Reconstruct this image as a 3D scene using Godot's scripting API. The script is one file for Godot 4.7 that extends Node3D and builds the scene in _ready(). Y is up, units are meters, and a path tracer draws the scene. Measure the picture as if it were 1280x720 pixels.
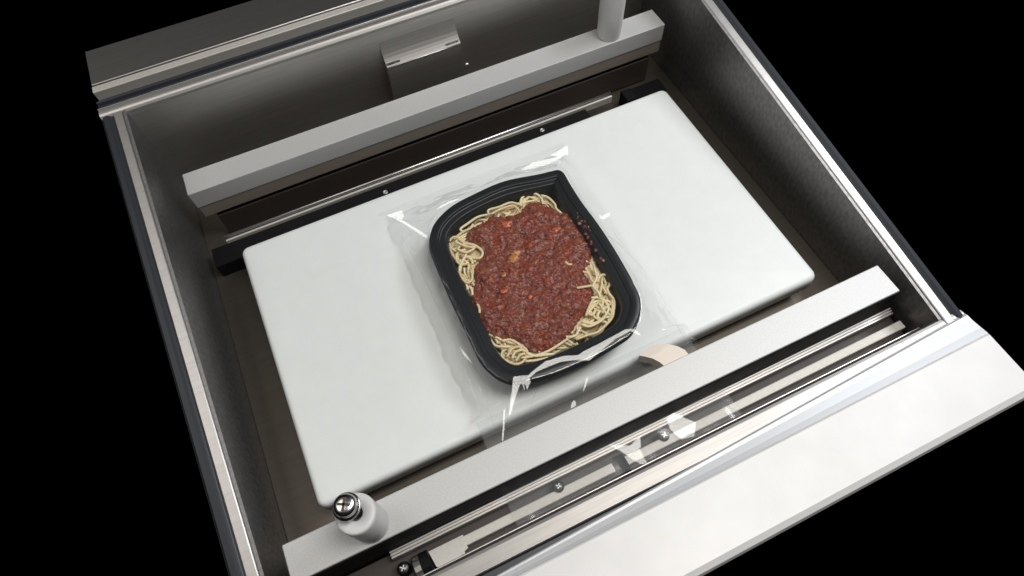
extends Node3D
# A tub of pasta with meat sauce, bagged in clear film, lying in the open chamber of a vacuum sealing machine.
# x runs along the seal bars, z towards the person, y is up; y = 0 is the top of the white plate. Metres.

# plan outlines in millimetres (x, z)
const TRAY_RIM := [58,-372, 65,-385, 74,-395, 90,-404, 107,-409, 126,-411, 149,-413, 171,-412, 200,-405, 218,-402, 226,-400, 230,-393, 229,-375, 229,-345, 231,-318, 231,-276, 229,-241, 228,-237, 227,-225, 223,-213, 215,-202, 204,-193, 194,-188, 182,-186, 150,-183, 110,-185, 94,-187, 81,-190, 72,-194, 63,-203, 57,-216, 54,-229, 54,-242, 54,-262, 54,-284, 54,-305, 55,-335, 56,-354]
const PASTA_EDGE := [80,-375, 76,-358, 73,-341, 73,-323, 73,-318, 73,-303, 71,-285, 72,-270, 72,-252, 73,-239, 76,-226, 82,-216, 94,-211, 107,-207, 120,-206, 123,-209, 153,-208, 178,-209, 193,-215, 204,-231, 206,-247, 214,-256, 210,-267, 212,-291, 214,-304, 216,-317, 215,-332, 216,-349, 210,-355, 205,-355, 206,-367, 201,-380, 198,-386, 191,-393, 185,-393, 187,-395, 178,-394, 173,-389, 160,-389, 137,-393, 123,-388, 102,-386, 98,-383, 89,-377]
const SAUCE_EDGE := [104,-376, 113,-378, 129,-379, 133,-383, 146,-377, 154,-371, 169,-374, 174,-381, 187,-378, 194,-374, 202,-358, 204,-349, 211,-352, 216,-346, 215,-324, 216,-307, 210,-289, 202,-277, 191,-278, 192,-260, 190,-246, 179,-236, 171,-232, 156,-225, 147,-217, 136,-215, 120,-211, 122,-210, 102,-217, 101,-226, 98,-233, 84,-242, 73,-251, 73,-267, 71,-283, 75,-299, 83,-313, 89,-323, 89,-330, 102,-335, 107,-342, 105,-350, 98,-361, 99,-369]
# spaghetti lying on top, plan lines in millimetres (x, z)
const STRANDS := [
	[80,-372, 88,-374, 94,-362, 103,-354, 107,-343, 102,-337, 95,-341, 86,-350, 80,-361, 79,-370],
	[80,-369, 77,-358, 78,-347, 81,-339, 75,-328, 77,-320, 82,-316, 88,-324, 90,-332],
	[90,-346, 78,-335, 74,-324, 76,-314, 75,-307],
	[85,-365, 92,-356, 100,-349, 90,-348, 84,-355],
	[86,-372, 96,-375, 106,-376],
	[99,-374, 97,-379, 99,-381, 107,-383, 120,-386, 131,-384, 140,-381],
	[132,-383, 135,-389, 147,-387, 159,-387, 165,-383, 170,-377],
	[134,-381, 148,-382, 161,-380, 164,-369],
	[168,-378, 173,-387, 180,-391, 187,-390, 192,-385, 194,-378, 192,-370],
	[195,-381, 201,-376, 204,-365, 202,-358, 204,-350],
	[190,-274, 194,-269, 193,-261, 194,-255, 192,-249],
	[202,-272, 199,-261, 191,-254, 192,-247, 191,-239],
	[198,-257, 203,-262, 209,-263, 212,-258, 209,-251, 204,-247, 203,-242, 204,-233, 199,-224],
	[200,-252, 193,-244, 184,-241, 175,-234, 169,-228],
	[183,-243, 190,-240, 194,-233, 192,-224, 182,-218, 171,-217, 162,-224],
	[187,-234, 187,-226, 187,-220, 178,-216, 166,-216, 160,-221],
	[200,-226, 193,-217, 183,-212, 172,-209, 161,-210, 149,-211],
	[162,-223, 156,-218, 150,-214, 143,-215],
	[180,-229, 175,-226, 173,-230, 185,-235, 188,-230, 185,-223],
	[175,-259, 182,-257, 190,-255],
	[156,-222, 154,-217, 149,-214, 141,-217],
	[142,-214, 134,-213, 120,-211, 106,-212, 92,-216],
	[179,-292, 181,-288, 186,-285],
	[72,-248, 75,-238, 81,-233, 87,-230],
	[83,-240, 91,-238, 97,-229, 100,-220, 94,-213, 86,-213, 79,-219, 76,-226, 79,-230, 85,-231],
	[80,-223, 88,-228, 95,-227, 96,-222],
	[84,-219, 89,-223, 96,-222, 98,-219],
	[86,-215, 92,-218, 97,-217],
	[71,-245, 74,-231, 77,-221],
	[99,-217, 105,-212, 114,-209, 122,-207],
	[94,-211, 106,-207, 116,-205],
	[75,-330, 75,-319, 78,-313, 84,-316, 87,-326],
	[73,-312, 79,-309, 77,-300],
	[73,-307, 72,-299, 73,-292],
	[77,-287, 77,-282, 75,-277],
]
# glint-shaped creases of the film, tilted to mirror the lamp, corner points in millimetres (x, y, z)
const GLINT_FOLDS := [
	["front", [87.2,48.7,-190.6, 90.5,49.0,-192.3, 99.9,49.4,-194.7, 108.7,49.7,-196.5, 126.3,48.8,-194.2, 139.1,47.4,-189.5, 145.7,47.6,-190.8, 165.9,47.4,-191.6, 192.6,47.3,-193.5, 200.1,46.4,-190.4, 203.4,44.7,-183.6, 202.3,44.6,-183.2, 195.8,46.5,-190.5, 179.5,46.6,-189.5, 158.7,45.8,-184.5, 146.7,45.2,-181.1, 141.8,45.8,-183.2, 136.6,46.6,-186.2, 121.2,48.0,-190.7, 106.1,48.5,-191.2, 95.7,48.7,-191.3, 89.8,48.3,-189.1]],
	["streak", [75.5,45.3,-197.2, 85.0,43.9,-194.6, 89.6,42.9,-192.3, 87.8,41.7,-186.7, 82.1,40.9,-181.9, 83.0,41.8,-185.5, 81.9,42.5,-188.3, 79.8,41.2,-182.1, 80.2,42.7,-188.2, 78.2,43.1,-189.0, 70.4,41.8,-181.3, 58.6,39.4,-167.6, 56.7,39.6,-167.6, 68.5,43.1,-185.9]],
	["streak2", [56.2,23.1,-179.6, 57.4,22.9,-179.1, 49.7,20.5,-164.0, 43.8,19.1,-153.9, 43.0,19.3,-154.3, 50.2,21.3,-167.7]],
	["flick", [142.5,19.5,-174.9, 143.2,19.3,-173.8, 137.6,18.2,-167.9, 133.5,17.5,-164.3, 133.7,17.8,-165.5]],
	["nub", [116.5,9.6,-157.3, 120.0,10.3,-161.6, 123.0,10.4,-162.3, 122.8,9.6,-158.7, 121.1,9.4,-157.0]],
	["backleft", [33.2,8.7,-450.6, 50.6,6.6,-451.2, 50.6,3.4,-444.9, 43.8,2.2,-440.5, 39.3,5.2,-445.3]],
	["backleftline", [42.9,19.3,-428.9, 45.6,18.8,-428.6, 65.3,5.5,-405.5, 63.8,4.1,-402.3]],
	["backright", [241.2,5.9,-448.6, 264.7,8.5,-450.3, 261.5,4.0,-441.6, 250.4,3.9,-443.1]],
	["backglow", [193.6,19.9,-433.4, 213.6,22.0,-436.1, 244.2,20.5,-430.3, 250.3,20.6,-429.9, 232.6,19.0,-428.1, 212.3,18.6,-429.2]],
	["rightflick", [244.6,20.9,-337.9, 248.0,19.9,-334.6, 256.9,20.6,-334.5, 255.7,19.7,-332.2, 247.2,18.6,-331.2, 244.7,19.5,-334.1]],
	["leftflick", [44.0,20.1,-257.6, 45.0,18.9,-253.9, 50.4,13.8,-239.4, 48.6,14.0,-239.2, 44.1,17.8,-250.1]],
	["tailstar", [132.8,5.7,-111.3, 142.7,4.9,-106.0, 151.0,4.4,-102.2, 158.3,4.6,-104.5, 164.0,4.8,-106.8, 159.2,3.6,-96.9, 157.4,3.6,-96.9, 157.4,1.6,-81.7, 151.6,1.9,-83.6, 145.9,3.0,-91.7, 142.3,4.0,-99.0]],
	["tailpatch", [194.6,5.8,-109.9, 203.5,6.4,-111.5, 208.9,5.9,-105.6, 211.4,5.4,-101.1, 218.1,4.9,-94.6, 210.1,3.3,-84.4, 198.4,3.1,-86.7, 194.6,3.7,-93.4, 193.1,4.5,-99.8]],
	["edgewhite", [83.4,35.3,-413.2, 90.4,36.2,-416.2, 101.2,35.8,-417.2, 112.3,34.5,-416.4, 99.3,35.0,-415.2]],
]

var M := {}
var used := {}
var rng := RandomNumberGenerator.new()
var rim := PackedVector2Array()
var sauce_edge := PackedVector2Array()
var pasta_edge := PackedVector2Array()

func _ready():
	rng.seed = 7
	# --- camera
	var cam := Camera3D.new()
	cam.name = "camera"
	cam.transform = Transform3D(Basis(Vector3(0.90557, -0.02970, 0.42300), Vector3(0.38390, 0.48110, -0.78820), Vector3(-0.18000, 0.87620, 0.44710)).orthonormalized(), Vector3(0, 0.6, 0))
	cam.fov = 48.92
	cam.near = 0.02
	cam.far = 30.0
	add_child(cam)
	cam.current = true
	# --- surroundings and exposure: a dark room, lit only by its ceiling lamps and an added fill
	var we := WorldEnvironment.new()
	we.name = "environment"
	var e := Environment.new()
	e.background_mode = Environment.BG_COLOR
	e.background_color = Color(0, 0, 0)
	e.tonemap_mode = Environment.TONE_MAPPER_LINEAR
	e.tonemap_exposure = 0.93
	e.sdfgi_enabled = true
	e.ssao_enabled = true
	e.ssil_enabled = true
	we.environment = e
	add_child(we)
	# --- lamps: centre, size x z, light_energy, colour
	lamp(Vector3(0.65, 1.9, 0.08), Vector2(0.9, 0.5), 2.35, Color(1.0, 0.985, 0.96), "bright ceiling light panel above the right half of the machine, outside the picture")
	lamp(Vector3(1.5, 1.5, -0.35), Vector2(0.6, 0.8), 2.0, Color(0.97, 0.985, 1.0), "bright ceiling light panel beyond the right end of the machine, outside the picture")
	lamp(Vector3(-1.25, 2.2, -0.8), Vector2(1.6, 1.6), 0.6, Color(1.0, 0.985, 0.97), "added wide soft fill light panel high above the left end of the machine, outside the picture")  # added fill: softens shadows and gives the metal something grey to mirror
	materials()
	rim = smooth_loop(points2(TRAY_RIM), 4)
	sauce_edge = smooth_loop(points2(SAUCE_EDGE), 2)
	pasta_edge = smooth_loop(points2(PASTA_EDGE), 2)
	machine()
	cutting_plate()
	seal_bar(-0.5635, "rear light grey metal seal bar with brown strip and plain white guide post")
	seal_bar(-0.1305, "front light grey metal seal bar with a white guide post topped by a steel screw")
	pad()
	tray()
	pasta()
	meat_sauce()
	film_bag()

# ------------------------------------------------------------------ helpers
func numbered(called: String) -> String:
	var n: int = used.get(called, 0)
	used[called] = n + 1
	return called if n == 0 else "%s_%03d" % [called, n]

func thing(called: String, label: String, category: String, at := Vector3.ZERO, group := "") -> Node3D:
	var o := Node3D.new()
	o.name = numbered(called)
	add_child(o, true)
	o.position = at
	o.set_meta("label", label)
	o.set_meta("category", category)
	if group: o.set_meta("group", group)
	return o

func put(called: String, st, m: Material, parent: Node) -> MeshInstance3D:
	var o := MeshInstance3D.new()
	o.name = called
	if st is SurfaceTool:
		st.generate_normals()
		st.index()
		o.mesh = st.commit()
	else:
		o.mesh = st
	o.material_override = m
	parent.add_child(o, true)
	return o

func new_st(smooth := false) -> SurfaceTool:
	var st := SurfaceTool.new()
	st.begin(Mesh.PRIMITIVE_TRIANGLES)
	st.set_smooth_group(0 if smooth else -1)
	return st

func tri(st: SurfaceTool, a: Vector3, b: Vector3, c: Vector3, out: Vector3):
	if (c - a).cross(b - a).dot(out) < 0.0:
		var k := b
		b = c
		c = k
	st.add_vertex(a)
	st.add_vertex(b)
	st.add_vertex(c)

func quad(st: SurfaceTool, a: Vector3, b: Vector3, c: Vector3, d: Vector3, out: Vector3):
	tri(st, a, b, c, out)
	tri(st, a, c, d, out)

# prism between two outlines of equal count; the 2D outline is given to know what is outside
func loft(st: SurfaceTool, a: Array, b: Array, flat: PackedVector2Array):
	var n := a.size()
	var along: Vector3 = (b[0] - a[0]).normalized()
	var ca := Vector3.ZERO
	for p in a: ca += p
	ca /= n
	var area := 0.0
	for i in n:
		area += flat[i].cross(flat[(i + 1) % n])
	# turn of the outline in space compared with the plane
	var nn := Vector3.ZERO
	for i in n:
		nn += (a[i] - ca).cross(a[(i + 1) % n] - ca)
	for i in n:
		var j := (i + 1) % n
		var edge: Vector3 = a[j] - a[i]
		var out := edge.cross(nn)
		quad(st, a[i], a[j], b[j], b[i], out)
	var t := Geometry2D.triangulate_polygon(flat)
	for k in range(0, t.size(), 3):
		tri(st, a[t[k]], a[t[k + 1]], a[t[k + 2]], -along)
		tri(st, b[t[k]], b[t[k + 1]], b[t[k + 2]], along)

# outline in (z, y) drawn out along x
func along_x(st: SurfaceTool, prof: Array, x0: float, x1: float):
	var flat := PackedVector2Array()
	var a := []
	var b := []
	for p in prof:
		flat.append(Vector2(p[0], p[1]))
		a.append(Vector3(x0, p[1], p[0]))
		b.append(Vector3(x1, p[1], p[0]))
	loft(st, a, b, flat)

# outline in (u, v) drawn from p to q, u along right, v along up
func beam(st: SurfaceTool, prof: Array, p: Vector3, q: Vector3, right: Vector3, up: Vector3):
	var flat := PackedVector2Array()
	var a := []
	var b := []
	for k in prof:
		flat.append(Vector2(k[0], k[1]))
		a.append(p + right * k[0] + up * k[1])
		b.append(q + right * k[0] + up * k[1])
	loft(st, a, b, flat)

# rectangle outline with cut corners, (u0, v0)-(u1, v1)
func rect(u0: float, v0: float, u1: float, v1: float, c: float) -> Array:
	var k := c * 0.42
	return [[u0 + c, v0], [u1 - c, v0], [u1 - k, v0 + k], [u1, v0 + c], [u1, v1 - c], [u1 - k, v1 - k], [u1 - c, v1], [u0 + c, v1], [u0 + k, v1 - k], [u0, v1 - c], [u0, v0 + c], [u0 + k, v0 + k]]

func box(st: SurfaceTool, lo: Vector3, hi: Vector3, c := 0.0006):
	# chamfered box
	var m := (lo + hi) / 2
	var h := (hi - lo) / 2
	for ax in 3:
		var bx := (ax + 1) % 3
		var cx := (ax + 2) % 3
		for s in [-1.0, 1.0]:
			var out := Vector3.ZERO
			out[ax] = s
			var q := []
			for k in [[-1, -1], [1, -1], [1, 1], [-1, 1]]:
				var p := m
				p[ax] += s * h[ax]
				p[bx] += k[0] * (h[bx] - c)
				p[cx] += k[1] * (h[cx] - c)
				q.append(p)
			quad(st, q[0], q[1], q[2], q[3], out)
			for s2 in [-1.0, 1.0]:      # edge between +ax and +bx
				var o2 := Vector3.ZERO
				o2[ax] = s
				o2[bx] = s2
				var e := []
				for k in [[0, -1], [0, 1], [1, 1], [1, -1]]:
					var p := m
					p[ax] += s * (h[ax] - c * k[0])
					p[bx] += s2 * (h[bx] - c * (1 - k[0]))
					p[cx] += k[1] * (h[cx] - c)
					e.append(p)
				quad(st, e[0], e[1], e[2], e[3], o2)
	for sx in [-1.0, 1.0]:
		for sy in [-1.0, 1.0]:
			for sz in [-1.0, 1.0]:
				var s := Vector3(sx, sy, sz)
				tri(st, m + s * (h - Vector3(0, c, c)), m + s * (h - Vector3(c, 0, c)), m + s * (h - Vector3(c, c, 0)), s)

# turned body round a vertical axis at c; profile runs [radius, y] from bottom to top
func lathe(st: SurfaceTool, prof: Array, c: Vector3, n := 40):
	for i in n:
		var a := TAU * i / n
		var b := TAU * (i + 1) / n
		for k in prof.size() - 1:
			var r0: float = prof[k][0]
			var r1: float = prof[k + 1][0]
			var y0: float = prof[k][1]
			var y1: float = prof[k + 1][1]
			var m := (a + b) / 2
			var out := Vector3(cos(m) * (y1 - y0), r0 - r1, sin(m) * (y1 - y0))
			var p := c + Vector3(cos(a) * r0, y0, sin(a) * r0)
			var q := c + Vector3(cos(b) * r0, y0, sin(b) * r0)
			var s := c + Vector3(cos(b) * r1, y1, sin(b) * r1)
			var t := c + Vector3(cos(a) * r1, y1, sin(a) * r1)
			if r0 > 0: tri(st, p, q, s, out)
			if r1 > 0: tri(st, p, s, t, out)

func points2(a: Array) -> PackedVector2Array:
	var r := PackedVector2Array()
	for i in range(0, a.size(), 2):
		r.append(Vector2(a[i], a[i + 1]) / 1000.0)
	return r

func spline(a, b, c, d, t: float):
	return 0.5 * (2.0 * b + (c - a) * t + (2.0 * a - 5.0 * b + 4.0 * c - d) * t * t + (3.0 * b - a - 3.0 * c + d) * t * t * t)

func smooth_loop(p: PackedVector2Array, n: int) -> PackedVector2Array:
	var r := PackedVector2Array()
	var k := p.size()
	for i in k:
		for j in n:
			r.append(spline(p[(i + k - 1) % k], p[i], p[(i + 1) % k], p[(i + 2) % k], float(j) / n))
	for pass_ in 2:      # take out the small steps of tracing
		var q := r.duplicate()
		for i in r.size():
			r[i] = q[i] * 0.5 + (q[(i + 1) % q.size()] + q[(i + q.size() - 1) % q.size()]) * 0.25
	return r

func smooth_line(p: PackedVector3Array, n: int) -> PackedVector3Array:
	var r := PackedVector3Array()
	var k := p.size()
	for i in k - 1:
		for j in n:
			r.append(spline(p[maxi(i - 1, 0)], p[i], p[i + 1], p[mini(i + 2, k - 1)], float(j) / n))
	r.append(p[k - 1])
	return r

func tube(st: SurfaceTool, p: PackedVector3Array, r: float, sides := 8):
	var n := p.size()
	var up := Vector3.UP
	var rings := []
	for i in n:
		var t := (p[mini(i + 1, n - 1)] - p[maxi(i - 1, 0)]).normalized()
		var u := (up - t * up.dot(t)).normalized()
		var v := t.cross(u)
		var ring := []
		for k in sides:
			var a := TAU * k / sides
			ring.append(p[i] + (u * cos(a) + v * sin(a)) * r)
		rings.append(ring)
	for i in n - 1:
		for k in sides:
			var l := (k + 1) % sides
			quad(st, rings[i][k], rings[i][l], rings[i + 1][l], rings[i + 1][k], rings[i][k] + rings[i][l] - p[i] * 2.0)
	for k in sides:
		var l := (k + 1) % sides
		tri(st, p[0], rings[0][k], rings[0][l], p[0] - p[1])
		tri(st, p[n - 1], rings[n - 1][k], rings[n - 1][l], p[n - 1] - p[n - 2])

func edge_distance(poly: PackedVector2Array, p: Vector2) -> float:      # > 0 inside
	var best := 1e9
	var k := poly.size()
	for i in k:
		var q := Geometry2D.get_closest_point_to_segment(p, poly[i], poly[(i + 1) % k])
		best = minf(best, p.distance_squared_to(q))
	var d := sqrt(best)
	return d if Geometry2D.is_point_in_polygon(p, poly) else -d

# ------------------------------------------------------------------ materials
func grain(freq: float, octaves: int, seed_: int, normal: float, lo := Color.BLACK, hi := Color.WHITE, size := 512, kind := FastNoiseLite.TYPE_SIMPLEX_SMOOTH) -> NoiseTexture2D:
	var n := FastNoiseLite.new()
	n.noise_type = kind
	n.seed = seed_
	n.frequency = freq
	n.fractal_octaves = octaves
	var t := NoiseTexture2D.new()
	t.width = size
	t.height = size
	t.seamless = true
	t.noise = n
	if normal > 0.0:
		t.as_normal_map = true
		t.bump_strength = normal
	else:
		var g := Gradient.new()
		g.set_color(0, lo)
		g.set_color(1, hi)
		t.color_ramp = g
	return t

func mat(called: String, color: Color, rough: float, metal := 0.0) -> StandardMaterial3D:
	var m := StandardMaterial3D.new()
	m.resource_name = called
	m.albedo_color = color.linear_to_srgb()
	m.roughness = rough
	m.metallic = metal
	M[called] = m
	return m

func tile3(m: StandardMaterial3D, scale_: Vector3):
	m.uv1_triplanar = true
	m.uv1_world_triplanar = true
	m.uv1_scale = scale_

func g3(v: float) -> Color: return Color(v, v, v)

func materials():
	var brushed := grain(0.02, 4, 3, 0.0, g3(0.92), g3(1.0))
	var brushed_n := grain(0.03, 4, 5, 1.2)
	var speck := grain(0.12, 3, 9, 0.0, g3(0.91), g3(1.0))
	var speck_n := grain(0.15, 2, 11, 1.4)
	var cloud := grain(0.006, 5, 21, 0.0, g3(0.965), g3(1.0))
	var m := mat("bead_blasted_metal", Color(0.63, 0.63, 0.628), 0.5, 0.3)
	m.albedo_texture = speck
	m.normal_enabled = true
	m.normal_texture = speck_n
	m.normal_scale = 0.14
	tile3(m, Vector3(9, 9, 9))
	m = mat("brushed_steel", Color(0.57, 0.55, 0.53), 0.42, 1.0)
	m.albedo_texture = brushed
	m.normal_enabled = true
	m.normal_texture = brushed_n
	m.normal_scale = 0.06
	tile3(m, Vector3(0.7, 40, 40))
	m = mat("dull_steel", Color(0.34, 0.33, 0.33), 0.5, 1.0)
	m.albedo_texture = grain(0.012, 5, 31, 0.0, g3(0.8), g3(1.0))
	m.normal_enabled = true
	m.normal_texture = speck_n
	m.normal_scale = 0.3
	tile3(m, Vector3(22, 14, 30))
	m = mat("cover_steel", Color(0.5, 0.48, 0.46), 0.62, 1.0)
	m.albedo_texture = brushed
	tile3(m, Vector3(0.9, 40, 40))
	m = mat("wall_steel", Color(0.62, 0.6, 0.58), 0.5, 1.0)
	m.albedo_texture = brushed
	tile3(m, Vector3(0.7, 40, 40))
	m = mat("floor_steel", Color(0.13, 0.114, 0.094), 0.45, 0.8)
	m.albedo_texture = brushed
	tile3(m, Vector3(0.9, 25, 25))
	m = mat("bright_steel", Color(0.62, 0.61, 0.60), 0.32, 1.0)
	m = mat("lip_steel", Color(0.55, 0.56, 0.58), 0.45, 0.6)
	m = mat("front_steel", Color(0.35, 0.338, 0.325), 0.42, 0.9)
	m.albedo_texture = brushed
	m.normal_enabled = true
	m.normal_texture = brushed_n
	m.normal_scale = 0.1
	tile3(m, Vector3(0.9, 22, 22))
	m = mat("chrome", Color(0.72, 0.7, 0.68), 0.24, 1.0)
	m = mat("dark_steel", Color(0.09, 0.085, 0.08), 0.4, 1.0)
	m = mat("pale_strip", Color(0.6, 0.575, 0.53), 0.5, 0.2)
	m.albedo_texture = speck
	tile3(m, Vector3(3, 12, 12))
	m = mat("deck_sheet", Color(0.7, 0.695, 0.695), 0.45, 0.1)
	m.albedo_texture = cloud
	tile3(m, Vector3(5, 5, 5))
	m = mat("brown_insulation", Color(0.27, 0.232, 0.195), 0.55)
	m.albedo_texture = brushed
	tile3(m, Vector3(1.5, 20, 20))
	m = mat("dark_bar", Color(0.045, 0.034, 0.029), 0.5)
	m = mat("black_rubber", Color(0.009, 0.009, 0.010), 0.6)
	m.metallic_specular = 0.2
	m = mat("blue_black_rubber", Color(0.028, 0.032, 0.04), 0.4)
	m = mat("white_nylon", Color(0.67, 0.668, 0.672), 0.42)
	m.subsurf_scatter_enabled = true
	m.subsurf_scatter_strength = 0.1
	m = mat("cutting_white", Color(0.775, 0.805, 0.8), 0.42)
	m.albedo_texture = grain(0.01, 3, 41, 0.0, g3(0.985), g3(1.0))
	m.normal_enabled = true
	m.normal_texture = grain(0.08, 3, 43, 0.6)
	m.normal_scale = 0.04
	tile3(m, Vector3(6, 6, 6))
	m = mat("cream_plastic", Color(0.74, 0.66, 0.58), 0.5)
	m = mat("tray_black", Color(0.009, 0.0115, 0.014), 0.33)
	m.metallic_specular = 0.4
	m.normal_enabled = true
	m.normal_texture = speck_n
	m.normal_scale = 0.08
	tile3(m, Vector3(14, 14, 14))
	m = mat("sauce", Color(1, 1, 1), 0.38)
	m.metallic_specular = 0.45
	m.vertex_color_use_as_albedo = true
	m = mat("film", Color(0.85, 0.87, 0.88), 0.1)
	m.albedo_color.a = 0.011
	m.transparency = BaseMaterial3D.TRANSPARENCY_ALPHA
	m.cull_mode = BaseMaterial3D.CULL_DISABLED
	m = m.duplicate()
	m.resource_name = "creased_film"
	m.roughness = 0.2
	M["creased_film"] = m
	m = m.duplicate()
	m.roughness = 0.12
	m.resource_name = "cloudy_film"
	m.albedo_color.a = 0.09
	M["cloudy_film"] = m
	for k in 3:
		m = mat("spaghetti_%d" % k, [Color(0.82, 0.66, 0.4), Color(0.75, 0.59, 0.34), Color(0.87, 0.72, 0.46)][k], 0.32)
		m.subsurf_scatter_enabled = true
		m.subsurf_scatter_strength = 0.15
	var cs := [Color(0.21, 0.05, 0.03), Color(0.18, 0.042, 0.027), Color(0.25, 0.078, 0.045), Color(0.14, 0.035, 0.024), Color(0.24, 0.05, 0.022), Color(0.33, 0.16, 0.1)]
	for k in 6: mat("crumb_%d" % k, cs[k], 0.38)
	mat("tomato", Color(0.5, 0.1, 0.03), 0.3)
	mat("mushroom", Color(0.46, 0.19, 0.05), 0.35)

func lamp(at: Vector3, size: Vector2, energy: float, color: Color, label: String):
	var o := thing("ceiling_lamp", label, "lamp", at)
	var st := new_st()
	box(st, Vector3(-size.x / 2 - 0.03, 0.012, -size.y / 2 - 0.03), Vector3(size.x / 2 + 0.03, 0.07, size.y / 2 + 0.03), 0.004)
	put("housing", st, mat("lamp_housing", g3(0.7), 0.5), o)
	st = new_st()
	box(st, Vector3(-size.x / 2, 0.004, -size.y / 2), Vector3(size.x / 2, 0.010, size.y / 2), 0.001)
	var m := StandardMaterial3D.new()
	m.resource_name = "lamp_glow"
	m.albedo_color = Color(0.9, 0.9, 0.9)
	m.emission_enabled = true
	m.emission = color
	m.emission_energy_multiplier = 1.5
	put("lamp_panel", st, m, o)
	var l := AreaLight3D.new()
	l.name = "ceiling_lamp_light"
	l.area_size = size
	l.area_normalize_energy = true
	l.light_energy = energy
	l.light_color = color
	l.area_range = 8.0
	l.area_attenuation = 2.0
	l.shadow_enabled = true
	o.add_child(l, true)
	l.rotation_degrees.x = -90

# ------------------------------------------------------------------ the machine
func machine():
	var o := thing("vacuum_sealing_machine", "open stainless steel chamber of a vacuum sealing machine round the white plate", "machine", Vector3.ZERO)
	var st := new_st()
	box(st, Vector3(-0.18, -0.056, -0.63), Vector3(0.475, -0.046, -0.07))
	put("chamber_floor", st, M.floor_steel, o)
	st = new_st()
	along_x(st, [[-0.645, -0.05], [-0.63, -0.05], [-0.63, 0.100], [-0.6304, 0.1030], [-0.6315, 0.1056], [-0.6332, 0.1076], [-0.6355, 0.1087], [-0.638, 0.109], [-0.6418, 0.109], [-0.645, 0.108]], -0.207, 0.502)
	put("back_wall", st, M.wall_steel, o)
	# rear rim: thin bead, rubber gasket, lid frame
	st = new_st()
	along_x(st, rect(-0.6428, 0.1085, -0.6418, 0.1105, 0.0003), -0.207, 0.502)
	put("rim_bead", st, M.brushed_steel, o)
	st = new_st()
	along_x(st, [[-0.6665, 0.09], [-0.6455, 0.09], [-0.6455, 0.106], [-0.6475, 0.1075], [-0.6505, 0.107], [-0.6515, 0.105], [-0.653, 0.109], [-0.6555, 0.1095], [-0.657, 0.107], [-0.6585, 0.103], [-0.6665, 0.102]], -0.207, 0.502)
	put("gasket", st, M.blue_black_rubber, o)
	st = new_st()
	along_x(st, rect(-0.677, 0.09, -0.667, 0.113, 0.0008), -0.207, 0.502)
	put("lid_hinge_strip", st, M.pale_strip, o)
	st = new_st()
	along_x(st, rect(-0.74, 0.09, -0.68, 0.1125, 0.001), -0.207, 0.502)
	put("rear_plate", st, M.brushed_steel, o)
	# bent sheet cover on the back wall
	var cv := MeshInstance3D.new()
	st = new_st()
	along_x(st, [[-0.6299, 0.0598], [-0.6299, -0.02], [-0.6165, -0.02], [-0.6165, 0.0598]], 0.1037, 0.1998)
	cv = put("port_cover", st, M.wall_steel, o)
	st = new_st()
	along_x(st, [[-0.6299, 0.0599], [-0.6165, 0.0599], [-0.6168, 0.0610], [-0.6185, 0.0626], [-0.621, 0.0653], [-0.6235, 0.0685], [-0.626, 0.0727], [-0.628, 0.078], [-0.6293, 0.084], [-0.6299, 0.088]], 0.1035, 0.2)
	put("curved_top", st, M.cover_steel, cv)
	for x in [0.1045, 0.182]:
		st = new_st()
		along_x(st, [[-0.6200, 0.0650], [-0.6190, 0.0632], [-0.6176, 0.0640], [-0.6182, 0.0660]], x, x + 0.0165)
		put("bent_lip", st, M.bright_steel, cv)
	st = new_st(true)
	tube(st, PackedVector3Array([Vector3(0.1036, 0.0603, -0.6163), Vector3(0.15, 0.0603, -0.6163), Vector3(0.1999, 0.0603, -0.6163)]), 0.0008, 8)
	put("highlight_hem", st, M.bright_steel, cv)  # bright rolled edge added to draw the highlight along the bend
	st = new_st(true)
	lathe(st, [[0.0, -0.004], [0.003, -0.004], [0.003, 0.0005], [0.002, 0.0016], [0.0, 0.002]], Vector3.ZERO, 16)
	var sc := put("screw", st, M.chrome, o)
	sc.transform = Transform3D(Basis(Vector3.RIGHT, PI / 2), Vector3(0.2095, 0.012, -0.63))
	# side walls, sloping down to the front, with rim and gasket
	for s in [[0.475, 1.0], [-0.18, -1.0]]:
		var x: float = s[0]
		var w: float = s[1]
		st = new_st()
		along_x(st, [[-0.63, -0.05], [-0.63, 0.109], [-0.075, 0.033], [-0.075, -0.05]], minf(x, x + w * 0.003), maxf(x, x + w * 0.003))
		put("side_wall", st, M.dull_steel, o)
		var a := Vector3(x, 0.1085, -0.6298)
		var b := Vector3(x, 0.0325, -0.06)
		var up := Vector3(0, 0.99, 0.13)
		var right := Vector3(w, 0, 0)
		st = new_st()
		beam(st, rect(0.0032, -0.02, 0.014, 0.0002, 0.0015), a, b, right, up)
		put("side_rim", st, M.brushed_steel, o)
		st = new_st()
		beam(st, [[0.0145, -0.09], [0.027, -0.09], [0.027, -0.004], [0.0255, -0.003], [0.024, 0.0], [0.019, 0.001], [0.016, -0.002], [0.0145, -0.003]], a, b, right, up)
		put("gasket", st, M.blue_black_rubber, o)
	# rod and dark rail in front of the rear bar
	st = new_st(true)
	var rod := PackedVector3Array([Vector3(-0.15, -0.018, -0.5265), Vector3(0.1, -0.018, -0.5265), Vector3(0.3705, -0.018, -0.5265)])
	tube(st, rod, 0.0022, 14)
	put("rear_rod", st, M.bright_steel, o)
	st = new_st()
	along_x(st, rect(-0.5240, -0.030, -0.5212, -0.0195, 0.0004), -0.15, 0.3705)
	put("rear_rail", st, M.pale_strip, o)
	st = new_st()
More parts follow.
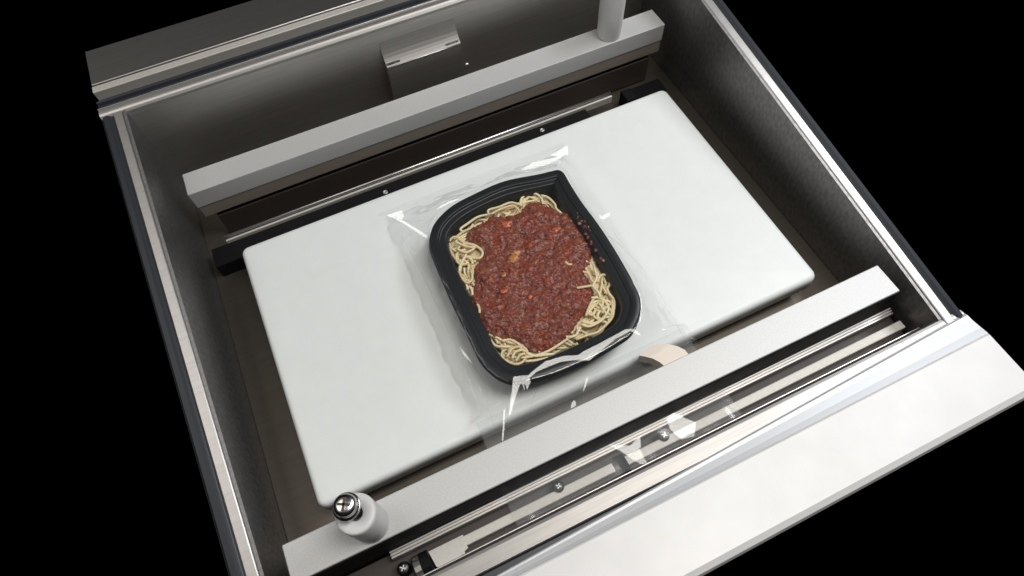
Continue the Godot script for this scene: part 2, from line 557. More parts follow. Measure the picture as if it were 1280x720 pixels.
	box(st, Vector3(-0.17, -0.045, -0.521), Vector3(0.33, -0.0235, -0.494))
	put("rear_channel", st, M.black_rubber, o)
	for p in [[0.0445, -0.508], [0.262, -0.512]]:
		st = new_st(true)
		lathe(st, [[0.0034, -0.006], [0.0034, 0.0005], [0.0026, 0.0014], [0.0013, 0.0014], [0.0011, 0.0004], [0.0, 0.0004]], Vector3(p[0], -0.0225, p[1]), 20)
		put("screw", st, M.brushed_steel, o)
	st = new_st()
	box(st, Vector3(0.385, -0.045, -0.525), Vector3(0.40, -0.02, -0.505))
	box(st, Vector3(0.40, -0.045, -0.53), Vector3(0.448, -0.028, -0.507))
	put("bar_holder", st, M.black_rubber, o)
	front_end(o)

func front_end(o: Node3D):
	# bed between the front bar and the front ledge
	var st := new_st()
	box(st, Vector3(-0.178, -0.045, -0.113), Vector3(0.473, -0.016, -0.078))
	put("clamp_bed", st, M.dark_bar, o)
	# grooved clamp rail
	st = new_st()
	along_x(st, [[-0.1128, -0.012], [-0.1054, -0.012], [-0.1054, -0.0025], [-0.1062, -0.0018], [-0.1074, -0.0018], [-0.1076, -0.0038], [-0.1082, -0.0038], [-0.1084, -0.0006], [-0.1096, -0.0006], [-0.1098, -0.0038], [-0.1108, -0.0038], [-0.1110, 0.0002], [-0.1121, 0.0002], [-0.1128, -0.0006]], -0.0872, 0.468)
	put("clamp_rail", st, M.brushed_steel, o)
	# light bar
	st = new_st()
	along_x(st, rect(-0.0968, -0.015, -0.0880, -0.0012, 0.0007), -0.0235, 0.128)
	put("light_bar", st, M.pale_strip, o)
	st = new_st()
	along_x(st, rect(-0.0968, -0.015, -0.0880, -0.0012, 0.0007), 0.140, 0.468)
	put("light_bar", st, M.pale_strip, o)
	# bent plate over the end of the light bar, with a notched lower corner
	st = new_st()
	var pl := PackedVector2Array([Vector2(-0.0555, -0.0975), Vector2(-0.0225, -0.0975), Vector2(-0.0225, -0.0855), Vector2(-0.0262, -0.0845), Vector2(-0.0268, -0.0825), Vector2(-0.031, -0.0822), Vector2(-0.034, -0.081), Vector2(-0.051, -0.081), Vector2(-0.0535, -0.083)])
	var pa := []
	var pb := []
	for p in pl:
		pa.append(Vector3(p.x, -0.004, p.y))
		pb.append(Vector3(p.x, 0.0012, p.y))
	loft(st, pa, pb, pl)
	put("end_plate", st, M.pale_strip, o)
	# arched black straps, one with a steel half
	for c in [[-0.0655, true], [0.1335, false]]:
		st = new_st()
		var prof := []
		for k in 9:
			var a: float = PI * k / 8.0
			prof.append([-0.0905 - cos(a) * 0.0115, -0.011 + sin(a) * 0.0135])
		for k in 9:
			var a: float = PI * (8 - k) / 8.0
			prof.append([-0.0905 - cos(a) * 0.0098, -0.0115 + sin(a) * 0.0115])
		along_x(st, prof, c[0], c[0] + 0.008)
		var s := put("strap", st, M.black_rubber, o)
		if c[1]:
			st = new_st()
			along_x(st, prof.map(func(k): return [k[0] * 0.98 - 0.0018, k[1] - 0.0006]), c[0] - 0.0062, c[0] - 0.0003)
			put("steel_half", st, M.bright_steel, s)
	# black screws with a cross slot
	for p in [[-0.0805, -0.0945], [0.0735, -0.0985], [0.1855, -0.0975]]:
		st = new_st(true)
		lathe(st, [[0.0058, -0.014], [0.0062, -0.004], [0.0054, -0.0035], [0.0054, 0.0005], [0.0046, 0.0016], [0.0, 0.0021]], Vector3(p[0], 0, p[1]), 20)
		var b := put("screw", st, M.dark_steel, o)
		st = new_st()
		for t in [0.7, 0.7 + PI / 2]:
			var r := Vector3(cos(t), 0, sin(t))
			var q := Vector3(-sin(t), 0, cos(t))
			var c0 := Vector3(p[0], 0.0014, p[1])
			beam(st, [[-0.0005, 0.0], [0.0005, 0.0], [0.0005, 0.0013], [-0.0005, 0.0013]], c0 - r * 0.0027, c0 + r * 0.0027, q, Vector3.UP)
		put("cross_slot", st, M.chrome, b)
	# thin flange, ledge, lip and top deck
	st = new_st()
	along_x(st, rect(-0.0812, -0.03, -0.0796, 0.008, 0.0004), -0.178, 0.473)
	put("thin_flange", st, M.brushed_steel, o)
	st = new_st()
	along_x(st, [[-0.0768, -0.05], [-0.0768, 0.027], [-0.0762, 0.0305], [-0.0745, 0.0325], [-0.072, 0.033], [-0.059, 0.033], [-0.058, 0.032], [-0.058, -0.05]], -0.207, 0.502)
	put("front_ledge", st, M.front_steel if M.has("front_steel") else M.brushed_steel, o)
	st = new_st()
	along_x(st, rect(-0.0578, -0.05, -0.047, 0.0285, 0.001), -0.207, 0.502)
	put("front_gasket", st, M.blue_black_rubber, o)
	# lip: a rolled edge that widens to the right
	st = new_st()
	var fl := PackedVector2Array([Vector2(0, -0.005), Vector2(1, -0.005), Vector2(1, 0.004), Vector2(0.7, 0.0022), Vector2(0.3, 0.0003), Vector2(0.1, 0.0), Vector2(0.0, -0.001)])
	var la := []
	var lb := []
	for p in fl:
		la.append(Vector3(-0.207, 0.0345 + p.y, lerpf(-0.0445, -0.0437, p.x)))
		lb.append(Vector3(0.502, 0.0345 + p.y, lerpf(-0.0697, -0.0437, p.x)))
	loft(st, la, lb, fl)
	put("rolled_lip", st, M.lip_steel if M.has("lip_steel") else M.bright_steel, o)
	st = new_st()
	along_x(st, [[-0.0436, -0.08], [0.02, -0.08], [0.02, 0.031], [0.018, 0.0365], [0.013, 0.0385], [-0.042, 0.0385], [-0.0436, 0.0378]], -0.207, 0.502)
	put("front_deck", st, M.deck_sheet, o)

func cutting_plate():
	# plate with rounded corners and edges
	var st := new_st(true)
	var x0 := -0.134
	var x1 := 0.4275
	var z0 := -0.4888
	var z1 := -0.1745
	var loops := []
	for k in [[0.0, -0.022], [0.0, -0.007], [0.0004, -0.0043], [0.0014, -0.0022], [0.003, -0.0008], [0.005, -0.0002], [0.0075, 0.0]]:
		var d: float = k[0]
		var loop := []
		for c in [[x1, z1, 0.0], [x0, z1, PI / 2], [x0, z0, PI], [x1, z0, PI * 1.5]]:
			for j in 7:
				var a: float = c[2] + PI / 2 * j / 6.0
				var r := 0.009
				var cx: float = c[0] - r * signf(c[0] - 0.14)
				var cz: float = c[1] - r * signf(c[1] + 0.33)
				loop.append(Vector3(cx + cos(a) * (r - d), k[1], cz + sin(a) * (r - d)))
		loops.append(loop)
	var n: int = loops[0].size()
	for l in loops.size() - 1:
		for i in n:
			var j := (i + 1) % n
			var p: Vector3 = loops[l][i]
			quad(st, p, loops[l][j], loops[l + 1][j], loops[l + 1][i], Vector3(p.x - 0.147, 0.0, p.z + 0.33).normalized() + Vector3.UP * 0.1)
	var top: Array = loops[loops.size() - 1]
	for i in n:
		tri(st, Vector3(0.147, 0, -0.33), top[i], top[(i + 1) % n], Vector3.UP)
		tri(st, Vector3(0.147, -0.022, -0.33), loops[0][i], loops[0][(i + 1) % n], Vector3.DOWN)
	var o := put("chamber_plate", st, M.cutting_white, self)
	o.set_meta("label", "white plastic filler plate under the bagged food tray")
	o.set_meta("category", "plate")

func seal_bar(zc: float, label: String):
	var front := zc > -0.3
	var o := thing("seal_bar", label, "seal bar", Vector3(0, 0, 0), "seal bars")
	var za := zc - 0.0163
	var zb := zc + 0.0163
	var x0 := -0.16
	var x1 := 0.4545
	var st := new_st()
	box(st, Vector3(x0, 0.020, za), Vector3(x1, 0.045, zb), 0.0007)
	put("bar_body", st, M.bead_blasted_metal, o)
	st = new_st()
	box(st, Vector3(x0 + 0.0008, 0.0017, za + 0.0008), Vector3(x1 - 0.0008, 0.0199, zb - 0.0008), 0.0005)
	put("insulation_strip", st, M.brown_insulation, o)
	st = new_st()
	box(st, Vector3(x0 + 0.012, -0.0445, za + 0.003), Vector3(x1 - 0.012, -0.0055, zb - 0.0025), 0.0008)
	put("lower_bar", st, M.dark_bar, o)
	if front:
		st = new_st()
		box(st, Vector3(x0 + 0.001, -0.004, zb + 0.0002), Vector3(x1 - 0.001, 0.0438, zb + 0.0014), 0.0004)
		put("shade_strip", st, M.black_rubber, o)  # black strip added to stand for shade on the front face
	for x in ([x0 + 0.073] if front else [x1 - 0.0735]):
		var up := 0.0 if front else 0.02
		st = new_st(true)
		lathe(st, [[0.0138, 0.0], [0.0148, 0.0004], [0.0152, 0.0016], [0.0158, 0.051 + up], [0.0154, 0.0545 + up], [0.0142, 0.0552 + up], [0.0062, 0.0552 + up], [0.0058, 0.0545 + up], [0.0058, 0.03], [0.0, 0.03]], Vector3(x, 0.0451, zc), 56)
		var post := put("guide_post", st, M.white_nylon, o)
		# screw: washer, domed head with a cross recess
		st = new_st(true)
		var c := Vector3(x - 0.002, 0.1035, zc - 0.004) + Vector3.UP * up
		lathe(st, [[0.0048, -0.02], [0.0048, 0.0078]], c, 24)
		put("screw_shank", st, M.dark_steel, post)
		st = new_st(true)
		lathe(st, [[0.004, 0.0078], [0.0102, 0.0078], [0.0105, 0.0083], [0.0105, 0.0094], [0.0100, 0.0099], [0.0088, 0.0100], [0.0090, 0.0112], [0.0088, 0.0122], [0.0084, 0.0130], [0.0086, 0.0142], [0.0082, 0.0158], [0.0070, 0.0170], [0.0050, 0.0178], [0.0025, 0.0181], [0.0, 0.0182]], c, 40)
		var head := put("screw_head", st, M.chrome, post)
		st = new_st()
		for t in [0.5, 0.5 + PI / 2]:
			var r := Vector3(cos(t), 0, sin(t))
			var q := Vector3(-sin(t), 0, cos(t))
			beam(st, [[-0.0011, 0.0], [0.0011, 0.0], [0.0009, 0.0009], [-0.0009, 0.0009]], c + Vector3.UP * 0.0176 - r * 0.0048, c + Vector3.UP * 0.0176 + r * 0.0048, q, Vector3.UP)
		put("cross_recess", st, M.dark_steel, head)

func pad():
	# half-round cream pad at the right end of the gap behind the front bar
	var st := new_st()
	var pl := PackedVector2Array()
	for p in [[199, -172], [203, -174], [209, -175.5], [216, -175.8], [224, -173.5], [232, -169.5], [238, -164], [242, -158], [243, -149], [216, -149], [213.5, -157], [209, -164], [203, -169]]:
		pl.append(Vector2(p[0], p[1]) / 1000.0)
	var a := []
	var b := []
	for p in pl:
		a.append(Vector3(p.x, 0.008, p.y))
		b.append(Vector3(p.x, 0.022, p.y))
	loft(st, a, b, pl)
	var o := put("round_pad", st, M.cream_plastic, self)
	o.set_meta("label", "small cream plastic pad with a rounded edge, half hidden behind the front seal bar")
	o.set_meta("category", "pad")

# ------------------------------------------------------------------ tray
func inset(d: float) -> PackedVector2Array:
	var r := PackedVector2Array()
	var n := rim.size()
	var area := 0.0
	for i in n: area += rim[i].cross(rim[(i + 1) % n])
	var s := signf(area)
	for i in n:
		var t := (rim[(i + 2) % n] - rim[(i + n - 2) % n]).normalized()
		r.append(rim[i] + Vector2(-t.y, t.x) * s * d)
	if d > 0.012:
		for pass_ in int(d * 900):
			var q := r.duplicate()
			for i in n: r[i] = q[i] * 0.5 + (q[(i + 1) % n] + q[(i + n - 1) % n]) * 0.25
	return r

func tray_shell(st: SurfaceTool, prof: Array, cap_y: float, inside: bool):
	var loops := []
	for k in prof:
		var l := []
		for p in inset(k[0]): l.append(Vector3(p.x, k[1], p.y))
		loops.append(l)
	var n := rim.size()
	var c := Vector2(0.143, -0.3)
	for k in prof.size() - 1:
		var dd: float = prof[k + 1][0] - prof[k][0]
		var dy: float = prof[k + 1][1] - prof[k][1]
		for i in n:
			var j := (i + 1) % n
			var p: Vector3 = loops[k][i]
			var rad := Vector3(p.x - c.x, 0, p.z - c.y).normalized()
			# going inwards (dd) and up (dy): the upper side faces up/outwards
			var out := Vector3.UP * dd + rad * dy
			if not inside and dd > 0 and dy <= 0: out = Vector3.DOWN * dd - rad * dy * -1.0
			quad(st, p, loops[k][j], loops[k + 1][j], loops[k + 1][i], out)
	var last: Array = loops[loops.size() - 1]
	for i in n:
		tri(st, Vector3(c.x, cap_y, c.y), last[i], last[(i + 1) % n], Vector3.UP if inside else Vector3.DOWN)

func tray():
	var o := thing("food_tray", "black plastic food tray with rounded corners holding spaghetti and meat sauce", "tray")
	var st := new_st(true)
	tray_shell(st, [[0.0012, 0.0335], [0.0, 0.034], [-0.0004, 0.0352], [0.0002, 0.0368], [0.0012, 0.0374], [0.0014, 0.0384], [0.0008, 0.0398], [0.0012, 0.0413], [0.0026, 0.042], [0.0095, 0.0421], [0.0104, 0.0417], [0.0108, 0.0406], [0.0114, 0.0398], [0.0124, 0.0396], [0.0165, 0.0396], [0.0174, 0.0393], [0.0182, 0.0380], [0.0193, 0.0350], [0.0222, 0.022], [0.0262, 0.006], [0.0285, 0.0034], [0.033, 0.0026]], 0.0026, true)
	put("tray_inside", st, M.tray_black, o)
	st = new_st(true)
	tray_shell(st, [[0.0012, 0.0335], [0.0085, 0.0345], [0.012, 0.034], [0.0165, 0.0335], [0.0205, 0.026], [0.0245, 0.005], [0.027, 0.0018], [0.033, 0.0014]], 0.0014, false)
	put("tray_outside", st, M.tray_black, o)

# ------------------------------------------------------------------ food
func food_noise(seed_: int, freq: float, oct: int, kind := FastNoiseLite.TYPE_SIMPLEX_SMOOTH) -> FastNoiseLite:
	var n := FastNoiseLite.new()
	n.seed = seed_
	n.frequency = freq
	n.noise_type = kind
	n.fractal_octaves = oct
	return n

func pasta():
	var o := thing("spaghetti", "pale spaghetti strands showing round the edge of the meat sauce", "pasta")
	# the mass of pasta below
	var st := new_st(true)
	var n1 := food_noise(5, 120.0, 3)
	var k := pasta_edge.size()
	var c := Vector2(0.143, -0.3)
	var rings := []
	for r in [[0.96, 0.005], [0.96, 0.016], [0.95, 0.0215], [0.92, 0.025], [0.84, 0.0275], [0.6, 0.027], [0.3, 0.027]]:
		var l := []
		for p in pasta_edge:
			var q: Vector2 = c + (p - c) * r[0] * 0.985
			l.append(Vector3(q.x, r[1] + n1.get_noise_2d(q.x, q.y) * 0.001, q.y))
		rings.append(l)
	for r in rings.size() - 1:
		for i in k:
			var j := (i + 1) % k
			var p: Vector3 = rings[r][i]
			quad(st, p, rings[r][j], rings[r + 1][j], rings[r + 1][i], Vector3(p.x - c.x, 0.05, p.z - c.y))
	for i in k: tri(st, Vector3(c.x, 0.027, c.y), rings[6][i], rings[6][(i + 1) % k], Vector3.UP)
	put("pasta_bed", st, M.spaghetti_1, o)
	# traced strands on top
	var lay := 0
	for s in STRANDS:
		var p := PackedVector3Array()
		var z := 0.0322 + 0.0012 * (lay % 4)
		for q in points2(s):
			var d := edge_distance(pasta_edge, q)
			p.append(Vector3(q.x, z - clampf(0.006 - d, 0.0, 0.012) * 0.35 + rng.randf_range(-0.0006, 0.0006), q.y))
		st = new_st(true)
		tube(st, smooth_line(p, 5), 0.0014, 10)
		put("strand", st, M["spaghetti_%d" % (lay % 3)], o)
		lay += 1
	# strands lying below and between them, along the rim of the food
	var made := 0
	var tries := 0
	while made < 230 and tries < 3000:
		tries += 1
		var i := rng.randi() % k
		var p0: Vector2 = pasta_edge[i]
		var inw := (c - p0).normalized()
		var q := p0 + inw * rng.randf_range(0.001, 0.02)
		if edge_distance(sauce_edge, q) > 0.004: continue
		var dir := (pasta_edge[(i + 1) % k] - pasta_edge[(i + k - 1) % k]).angle() + rng.randf_range(-0.7, 0.7)
		var bend := rng.randf_range(-70.0, 70.0)
		var line := PackedVector3Array()
		var y := rng.randf_range(0.0225, 0.0300)
		for t in 7:
			var d := edge_distance(pasta_edge, q)
			if d < 0.0012: q += (c - q).normalized() * (0.0015 - d)
			line.append(Vector3(q.x, y - clampf(0.006 - d, 0.0, 0.01) * 0.6 + rng.randf_range(-0.0008, 0.0008), q.y))
			q += Vector2(cos(dir), sin(dir)) * 0.005
			dir += bend * 0.005
		st = new_st(true)
		tube(st, smooth_line(line, 3), 0.00138, 9)
		put("strand", st, M["spaghetti_%d" % (made % 3)], o)
		made += 1
	coil(o)

func coil(o: Node3D):
	# looser loops heaped in the lower right corner of the tray and by its left side
	for k in 22:
		var at := Vector2(0.190, -0.229) if k < 15 else Vector2(0.0865, -0.345)
		at += Vector2(rng.randf_range(-0.006, 0.006), rng.randf_range(-0.009, 0.009))
		var r := rng.randf_range(0.005, 0.0125)
		var a0 := rng.randf() * TAU
		var sweep := rng.randf_range(2.2, 4.6)
		var squash := rng.randf_range(0.55, 0.95)
		var turn := rng.randf() * PI
		var y := rng.randf_range(0.0295, 0.0345)
		var line := PackedVector3Array()
		for t in 9:
			var q := at + (Vector2(cos(a0 + sweep * t / 8.0), sin(a0 + sweep * t / 8.0) * squash) * r).rotated(turn)
			var d := edge_distance(pasta_edge, q)
			if d < 0.0016: q += (Vector2(0.143, -0.3) - q).normalized() * (0.0018 - d)
			var inside := clampf(edge_distance(sauce_edge, q) / 0.004, 0.0, 1.0)
			line.append(Vector3(q.x, y - inside * 0.006 - clampf(0.006 - d, 0.0, 0.01) * 0.5, q.y))
		var st := new_st(true)
		tube(st, smooth_line(line, 3), 0.0014, 10)
		put("strand", st, M["spaghetti_%d" % (k % 3)], o)

func lump(seed_: int) -> ArrayMesh:
	var sp := SphereMesh.new()
	sp.radius = 0.5
	sp.height = 1.0
	sp.radial_segments = 9
	sp.rings = 5
	var a := sp.get_mesh_arrays()
	var v: PackedVector3Array = a[Mesh.ARRAY_VERTEX]
	var ix: PackedInt32Array = a[Mesh.ARRAY_INDEX]
	var n := food_noise(seed_, 1.7, 2)
	for i in v.size():
		v[i] *= 1.0 + n.get_noise_3dv(v[i]) * 0.9
	var st := new_st(true)
	for i in ix: st.add_vertex(v[i])
	st.generate_normals()
	st.index()
	return st.commit()

func sauce_height(p: Vector2, d: float, n: Array) -> float:
	var lumps: float = n[0].get_noise_2d(p.x, p.y) * 0.0013 + n[1].get_noise_2d(p.x, p.y) * 0.0003 + n[2].get_noise_2d(p.x, p.y) * 0.0036
	lumps -= (n[3].get_noise_2d(p.x, p.y) + 0.6) * 0.0005 + maxf(n[4].get_noise_2d(p.x, p.y) + 0.75, 0.0) * 0.0011
	return 0.0292 + 0.0068 * pow(clampf(d / 0.012, 0.0, 1.0), 0.55) + lumps * clampf(d / 0.004, 0.15, 1.0)

func meat_sauce():
	var o := thing("meat_sauce", "chunky red brown meat sauce spread over the spaghetti in the tray", "sauce")
	var n := [food_noise(1, 130.0, 2), food_noise(2, 700.0, 2), food_noise(3, 34.0, 2), food_noise(4, 420.0, 1, FastNoiseLite.TYPE_CELLULAR), food_noise(6, 170.0, 1, FastNoiseLite.TYPE_CELLULAR)]
	var nc := food_noise(8, 260.0, 3)
	var nc2 := food_noise(9, 45.0, 2)
	var step := 0.0007
	var x0 := 0.068
	var z0 := -0.386
	var nx := int(0.154 / step)
	var nz := int(0.182 / step)
	var hs := PackedFloat32Array()
	var cs := PackedColorArray()
	for j in nz + 1:
		for i in nx + 1:
			var p := Vector2(x0 + i * step, z0 + j * step)
			var d := edge_distance(sauce_edge, p + Vector2(n[0].get_noise_2d(p.x * 1.3, p.y), n[0].get_noise_2d(p.y, p.x * 1.3)) * 0.0022)
			if d < 0.0:
				hs.append(-1.0)
				cs.append(Color.BLACK)
				continue
			hs.append(sauce_height(p, d, n))
			var t := nc.get_noise_2d(p.x, p.y) * 0.5 + 0.5
			var u := nc2.get_noise_2d(p.x, p.y) * 0.5 + 0.5
			var col := Color(0.185, 0.043, 0.028).lerp(Color(0.245, 0.07, 0.042), smoothstep(0.35, 0.75, t))
			col = col.lerp(Color(0.24, 0.036, 0.010), smoothstep(0.5, 0.8, u) * 0.85)
			col = col.lerp(Color(0.085, 0.022, 0.018), smoothstep(0.54, 0.72, nc.get_noise_2d(p.y + 3.0, p.x) * 0.5 + 0.5) * 0.8)
			col = col.lerp(Color(0.34, 0.09, 0.02), smoothstep(0.66, 0.8, nc.get_noise_2d(p.y * 0.6 - 3.0, p.x * 0.6) * 0.5 + 0.5) * 0.7)
			cs.append(col)
	var st := new_st(true)
	for j in nz:
		for i in nx:
			var q := [j * (nx + 1) + i, j * (nx + 1) + i + 1, (j + 1) * (nx + 1) + i + 1, (j + 1) * (nx + 1) + i]
			if hs[q[0]] < 0 or hs[q[1]] < 0 or hs[q[2]] < 0 or hs[q[3]] < 0: continue
			var v := []
			for t in [[0, 0], [1, 0], [1, 1], [0, 1]]:
				v.append(Vector3(x0 + (i + t[0]) * step, 0, z0 + (j + t[1]) * step))
			for t in 4: v[t].y = hs[q[t]]
			for t in [0, 1, 2, 0, 2, 3]:
				st.set_color(cs[q[t]])
				st.add_vertex(v[t])
	put("sauce_layer", st, M.sauce, o)
	# crumbs of meat: the larger ones singly, the fine grit as one mass
	var shapes := []
	for k in 5: shapes.append(lump(50 + k))
	var made := 0
	while made < 270:
		var p := Vector2(rng.randf_range(0.071, 0.217), rng.randf_range(-0.383, -0.209))
		var d := edge_distance(sauce_edge, p)
		if d < 0.0015: continue
		var s := 0.0022 + 0.0036 * pow(rng.randf(), 2.0)
		var c := MeshInstance3D.new()
		c.name = "meat_crumb"
		c.mesh = shapes[made % 5]
		c.material_override = M["crumb_%d" % [0, 0, 1, 1, 2, 3, 3, 4, 5][rng.randi() % 9]]
		c.transform = Transform3D(Basis.from_euler(Vector3(rng.randf() * 6, rng.randf() * 6, rng.randf() * 6)).scaled(Vector3(s, s * 0.8, s)), Vector3(p.x, sauce_height(p, d, n) - s * 0.32, p.y))
		o.add_child(c, true)
		made += 1
	var mm := MultiMesh.new()
	mm.transform_format = MultiMesh.TRANSFORM_3D
	mm.use_colors = true
	mm.mesh = shapes[0]
	mm.instance_count = 800
	made = 0
	while made < 800:
		var p := Vector2(rng.randf_range(0.071, 0.217), rng.randf_range(-0.383, -0.209))
		var d := edge_distance(sauce_edge, p)
		if d < 0.0008: continue
		var s := rng.randf_range(0.0010, 0.0024)
		mm.set_instance_transform(made, Transform3D(Basis.from_euler(Vector3(rng.randf() * 6, rng.randf() * 6, rng.randf() * 6)).scaled(Vector3(s, s, s)), Vector3(p.x, sauce_height(p, d, n) - s * 0.1, p.y)))
		mm.set_instance_color(made, [Color(0.2, 0.05, 0.033), Color(0.13, 0.033, 0.024), Color(0.29, 0.115, 0.07), Color(0.18, 0.036, 0.02), Color(0.34, 0.08, 0.02), Color(0.1, 0.028, 0.022), Color(0.3, 0.13, 0.085), Color(0.24, 0.075, 0.055)][rng.randi() % 8])
		made += 1
	var grit := MultiMeshInstance3D.new()
	grit.name = "fine_crumbs"
	grit.multimesh = mm
	grit.material_override = M.sauce
	grit.set_meta("kind", "stuff")
	o.add_child(grit, true)
	# crumbs stuck to the tray wall beside the sauce
	for p in [[217, -337], [216, -332], [220, -324], [217, -317], [219, -312], [220, -317], [215, -321], [212, -312], [212, -304], [213, -279], [221, -300], [214, -274], [212, -297], [217, -328], [214, -332], [213, -308], [213, -290], [212, -299], [213, -325]]:
		var c := MeshInstance3D.new()
		c.name = "meat_crumb"
		c.mesh = shapes[rng.randi() % 5]
		c.material_override = M["crumb_%d" % [1, 3, 3, 5][rng.randi() % 4]]
		var s := rng.randf_range(0.0014, 0.0048)
		c.transform = Transform3D(Basis.from_euler(Vector3(rng.randf() * 6, rng.randf() * 6, 0)).scaled(Vector3(s, s * 0.6, s)), Vector3(p[0], 39.8, p[1]) / 1000.0 + Vector3(rng.randf_range(-1, 1), 0, rng.randf_range(-2, 2)) / 1000.0)
		o.add_child(c, true)
	# larger pieces: tomato, mushroom, meat: x, z, size
	for p in [["tomato_chunk", 145, -361, 10.5, "tomato"], ["tomato_chunk", 190, -332, 8.0, "tomato"], ["mushroom_slice", 132, -320, 11.5, "mushroom"], ["mushroom_slice", 137, -324, 8.0, "mushroom"], ["tomato_chunk", 121, -338, 8.5, "crumb_4"], ["tomato_chunk", 158, -303, 7.0, "crumb_4"], ["tomato_chunk", 107, -287, 8.0, "tomato"], ["mushroom_slice", 115, -305, 6.5, "mushroom"], ["tomato_chunk", 122, -279, 6.5, "crumb_4"], ["meat_chunk", 137, -237, 12.0, "crumb_0"], ["meat_chunk", 119, -262, 9.0, "crumb_0"], ["meat_chunk", 192, -312, 10.0, "crumb_3"], ["meat_chunk", 156, -290, 8.0, "crumb_3"], ["meat_chunk", 102, -317, 9.0, "crumb_2"], ["meat_chunk", 157, -248, 9.0, "crumb_2"], ["meat_chunk", 164, -340, 11.0, "crumb_1"], ["meat_chunk", 115, -226, 8.0, "crumb_2"], ["meat_chunk", 189, -288, 8.0, "crumb_1"], ["tomato_chunk", 128, -270, 5.0, "tomato"], ["tomato_chunk", 98, -249, 6.0, "crumb_4"], ["meat_chunk", 88, -265, 9.0, "crumb_0"], ["meat_chunk", 158, -271, 9.0, "crumb_0"]]:
		var q := Vector2(p[1], p[2]) / 1000.0
		var s: float = p[3] / 1000.0
		var c := MeshInstance3D.new()
		c.name = p[0]
		c.mesh = shapes[rng.randi() % 5]
		c.material_override = M[p[4]]
		c.transform = Transform3D(Basis(Vector3.UP, rng.randf() * 6).scaled(Vector3(s, s * 0.45, s * 0.8) * 1.2), Vector3(q.x, sauce_height(q, 0.02, n) - s * (0.24 if p[0] == "meat_chunk" else 0.06), q.y))
		o.add_child(c, true)

# ------------------------------------------------------------------ bag
func film_height(p: Vector2, nz: Array) -> float:
	var d := -edge_distance(rim, p)      # > 0 outside the tray
	if d <= 0.0:
		var sag := smoothstep(0.0, 0.03, -d) * 0.0028
		return 0.0446 - sag + nz[0].get_noise_2d(p.x, p.y) * 0.0005 * smoothstep(0.0, 0.01, -d)
	var e := minf(minf(p.x - 0.0285, 0.2620 - p.x), p.y + 0.4575)
	var front := clampf((p.y + 0.19) / 0.03, 0.0, 1.0)
	var low := 0.0022
	if p.y > -0.187:
		e = minf(e + 0.02, -0.1445 - p.y)
		low = 0.0005
	var t := clampf(d / maxf(d + maxf(e, 0.0), 1e-5), 0.0, 1.0)
	var ang := atan2(p.y + 0.3, p.x - 0.143)
	var w: float = nz[1].get_noise_2d(ang * 0.35, d * 3.0) * 0.006 + nz[0].get_noise_2d(p.x, p.y) * 0.0012
	var h := lerpf(0.0446, low, pow(t, 1.08))
	return maxf(h + w * t * (1.0 - t) * 2.2, 0.0016 if front < 0.5 else 0.0003)

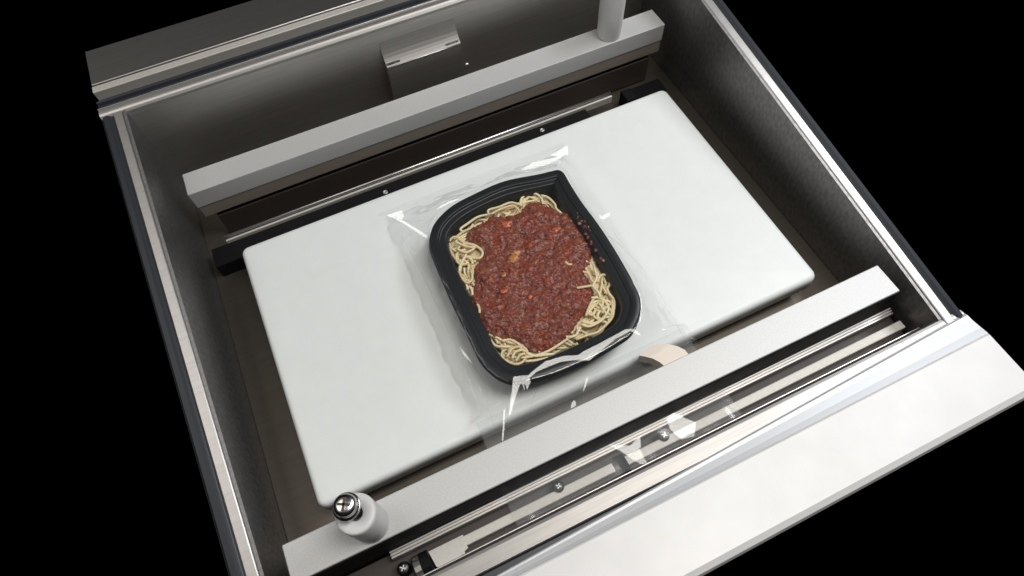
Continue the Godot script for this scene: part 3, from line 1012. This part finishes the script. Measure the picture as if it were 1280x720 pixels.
func film_bag():
	var o := thing("vacuum_bag", "clear plastic vacuum bag round the food tray, its open end under the front bar", "bag")
	var nz := [food_noise(71, 60.0, 2), food_noise(72, 9.0, 2)]
	var x0 := 0.0285
	var x1 := 0.2620
	var z0 := -0.4575
	var z1 := -0.1465
	var nx := 104
	var nzc := 138
	var pts := []
	for j in nzc + 1:
		var row := []
		for i in nx + 1:
			var p := Vector2(lerpf(x0, x1, float(i) / nx), lerpf(z0, z1, float(j) / nzc))
			# the bag narrows a little to the front
			var h := film_height(p, nz)
			p.x += (nz[0].get_noise_2d(p.y * 0.8, 4.0) * 0.0045 - (p.y + 0.3) * 0.01) * pow(1.0 - float(i) / nx, 8.0)
			row.append(Vector3(p.x, h, p.y))
		pts.append(row)
	var st := new_st(true)
	for j in nzc:
		for i in nx:
			quad(st, pts[j][i], pts[j][i + 1], pts[j + 1][i + 1], pts[j + 1][i], Vector3.UP)
	put("top_film", st, M.film, o)
	st = new_st(true)
	quad(st, Vector3(x0, 0.0006, -0.186), Vector3(x1, 0.0006, -0.186), Vector3(x1, 0.0006, -0.168), Vector3(x0, 0.0006, -0.168), Vector3.UP)
	quad(st, Vector3(x0, 0.0006, -0.168), Vector3(x1, 0.0006, -0.168), Vector3(x1, -0.002, z1), Vector3(x0, -0.002, z1), Vector3.UP)
	put("bottom_film", st, M.cloudy_film, o)
	# heat-sealed edge at the back
	st = new_st()
	quad(st, Vector3(x0 - 0.004, 0.0012, z0 - 0.006), Vector3(x1 + 0.003, 0.0012, z0 - 0.006), Vector3(x1 + 0.003, 0.0014, z0 - 0.0002), Vector3(x0 - 0.004, 0.0014, z0 - 0.0002), Vector3.UP)
	put("sealed_edge", st, M.film, o)
	# open end lying over the clamp rail
	st = new_st(true)
	var rows := []
	for j in 13:
		var row := []
		for i in 61:
			var x := lerpf(0.0245, 0.262, i / 60.0)
			var z := lerpf(-0.1142, -0.083, j / 12.0)
			var y: float = 0.0035 + nz[1].get_noise_2d(x * 4.0, z * 2.0) * 0.001 + nz[0].get_noise_2d(x * 0.5, z * 0.2) * 0.0002
			row.append(Vector3(x, maxf(y, 0.0028), z))
		rows.append(row)
	for j in 12:
		for i in 60:
			quad(st, rows[j][i], rows[j][i + 1], rows[j + 1][i + 1], rows[j + 1][i], Vector3.UP)
	put("open_end", st, M.cloudy_film, o)
	# sharp creases shaped as the highlights they give, each tilted to the lamp
	for f in GLINT_FOLDS:
		var flat := PackedVector2Array()
		var v := []
		for i in range(0, f[1].size(), 3):
			var p := Vector3(f[1][i], f[1][i + 1], f[1][i + 2]) / 1000.0
			v.append(p)
			flat.append(Vector2(p.x, p.z))
		var t := Geometry2D.triangulate_polygon(flat)
		if t.is_empty(): print("fold does not close: ", f[0])
		var k := v.size()
		var n := Vector3.ZERO
		var turn := 0.0
		for i in k:
			n += (v[i] - v[0]).cross(v[(i + 1) % k] - v[0])
			turn += flat[i].cross(flat[(i + 1) % k])
		n = n.normalized() * signf(n.y)
		st = SurfaceTool.new()
		st.begin(Mesh.PRIMITIVE_TRIANGLES)
		for i in range(0, t.size(), 3):
			var q := [v[t[i]], v[t[i + 1]], v[t[i + 2]]]
			if (q[2] - q[0]).cross(q[1] - q[0]).y < 0: q.reverse()
			for a in q:
				st.set_normal(n)
				st.add_vertex(a)
		# the edges curl down
		var outer := []
		var tilt := []
		for i in k:
			var e0: Vector2 = (flat[i] - flat[(i + k - 1) % k]).normalized()
			var e1: Vector2 = (flat[(i + 1) % k] - flat[i]).normalized()
			var w: Vector2 = (Vector2(e0.y, -e0.x) + Vector2(e1.y, -e1.x)).normalized() * signf(turn)
			var way := Vector3(w.x, 0, w.y)
			outer.append(v[i] + way * 0.0007 - n * 0.0003)
			tilt.append((n + way * 0.4).normalized())
		for i in k:
			var l := (i + 1) % k
			for tr in [[[v[i], n], [v[l], n], [outer[l], tilt[l]]], [[v[i], n], [outer[l], tilt[l]], [outer[i], tilt[i]]]]:
				if (tr[2][0] - tr[0][0]).cross(tr[1][0] - tr[0][0]).y < 0: tr.reverse()
				for a in tr:
					st.set_normal(a[1])
					st.add_vertex(a[0])
		st.index()
		put("glint_crease", st.commit(), M.creased_film, o)
	# soft creases: thin folded ridges running over the film
	for c in [[230, -295, 246, -281, 259, -263], [245, -227, 247, -199, 249, -181, 251, -163], [248, -317, 250, -279, 253, -236, 258, -193], [38, -413, 40, -350, 40, -299, 39, -247, 37, -186], [97, -183, 82, -172, 70, -155], [46, -228, 44, -200, 42, -171], [36, -446, 52, -424, 66, -408], [262, -447, 246, -428, 233, -408]]:
		var line := PackedVector3Array()
		for q in points2(c): line.append(Vector3(q.x, 0, q.y))
		line = smooth_line(line, 10)
		for i in line.size(): line[i].y = film_height(Vector2(line[i].x, line[i].z), nz) + 0.0004
		st = new_st(true)
		tube(st, line, 0.00038, 6)
		put("crease_line", st, M.creased_film, o)
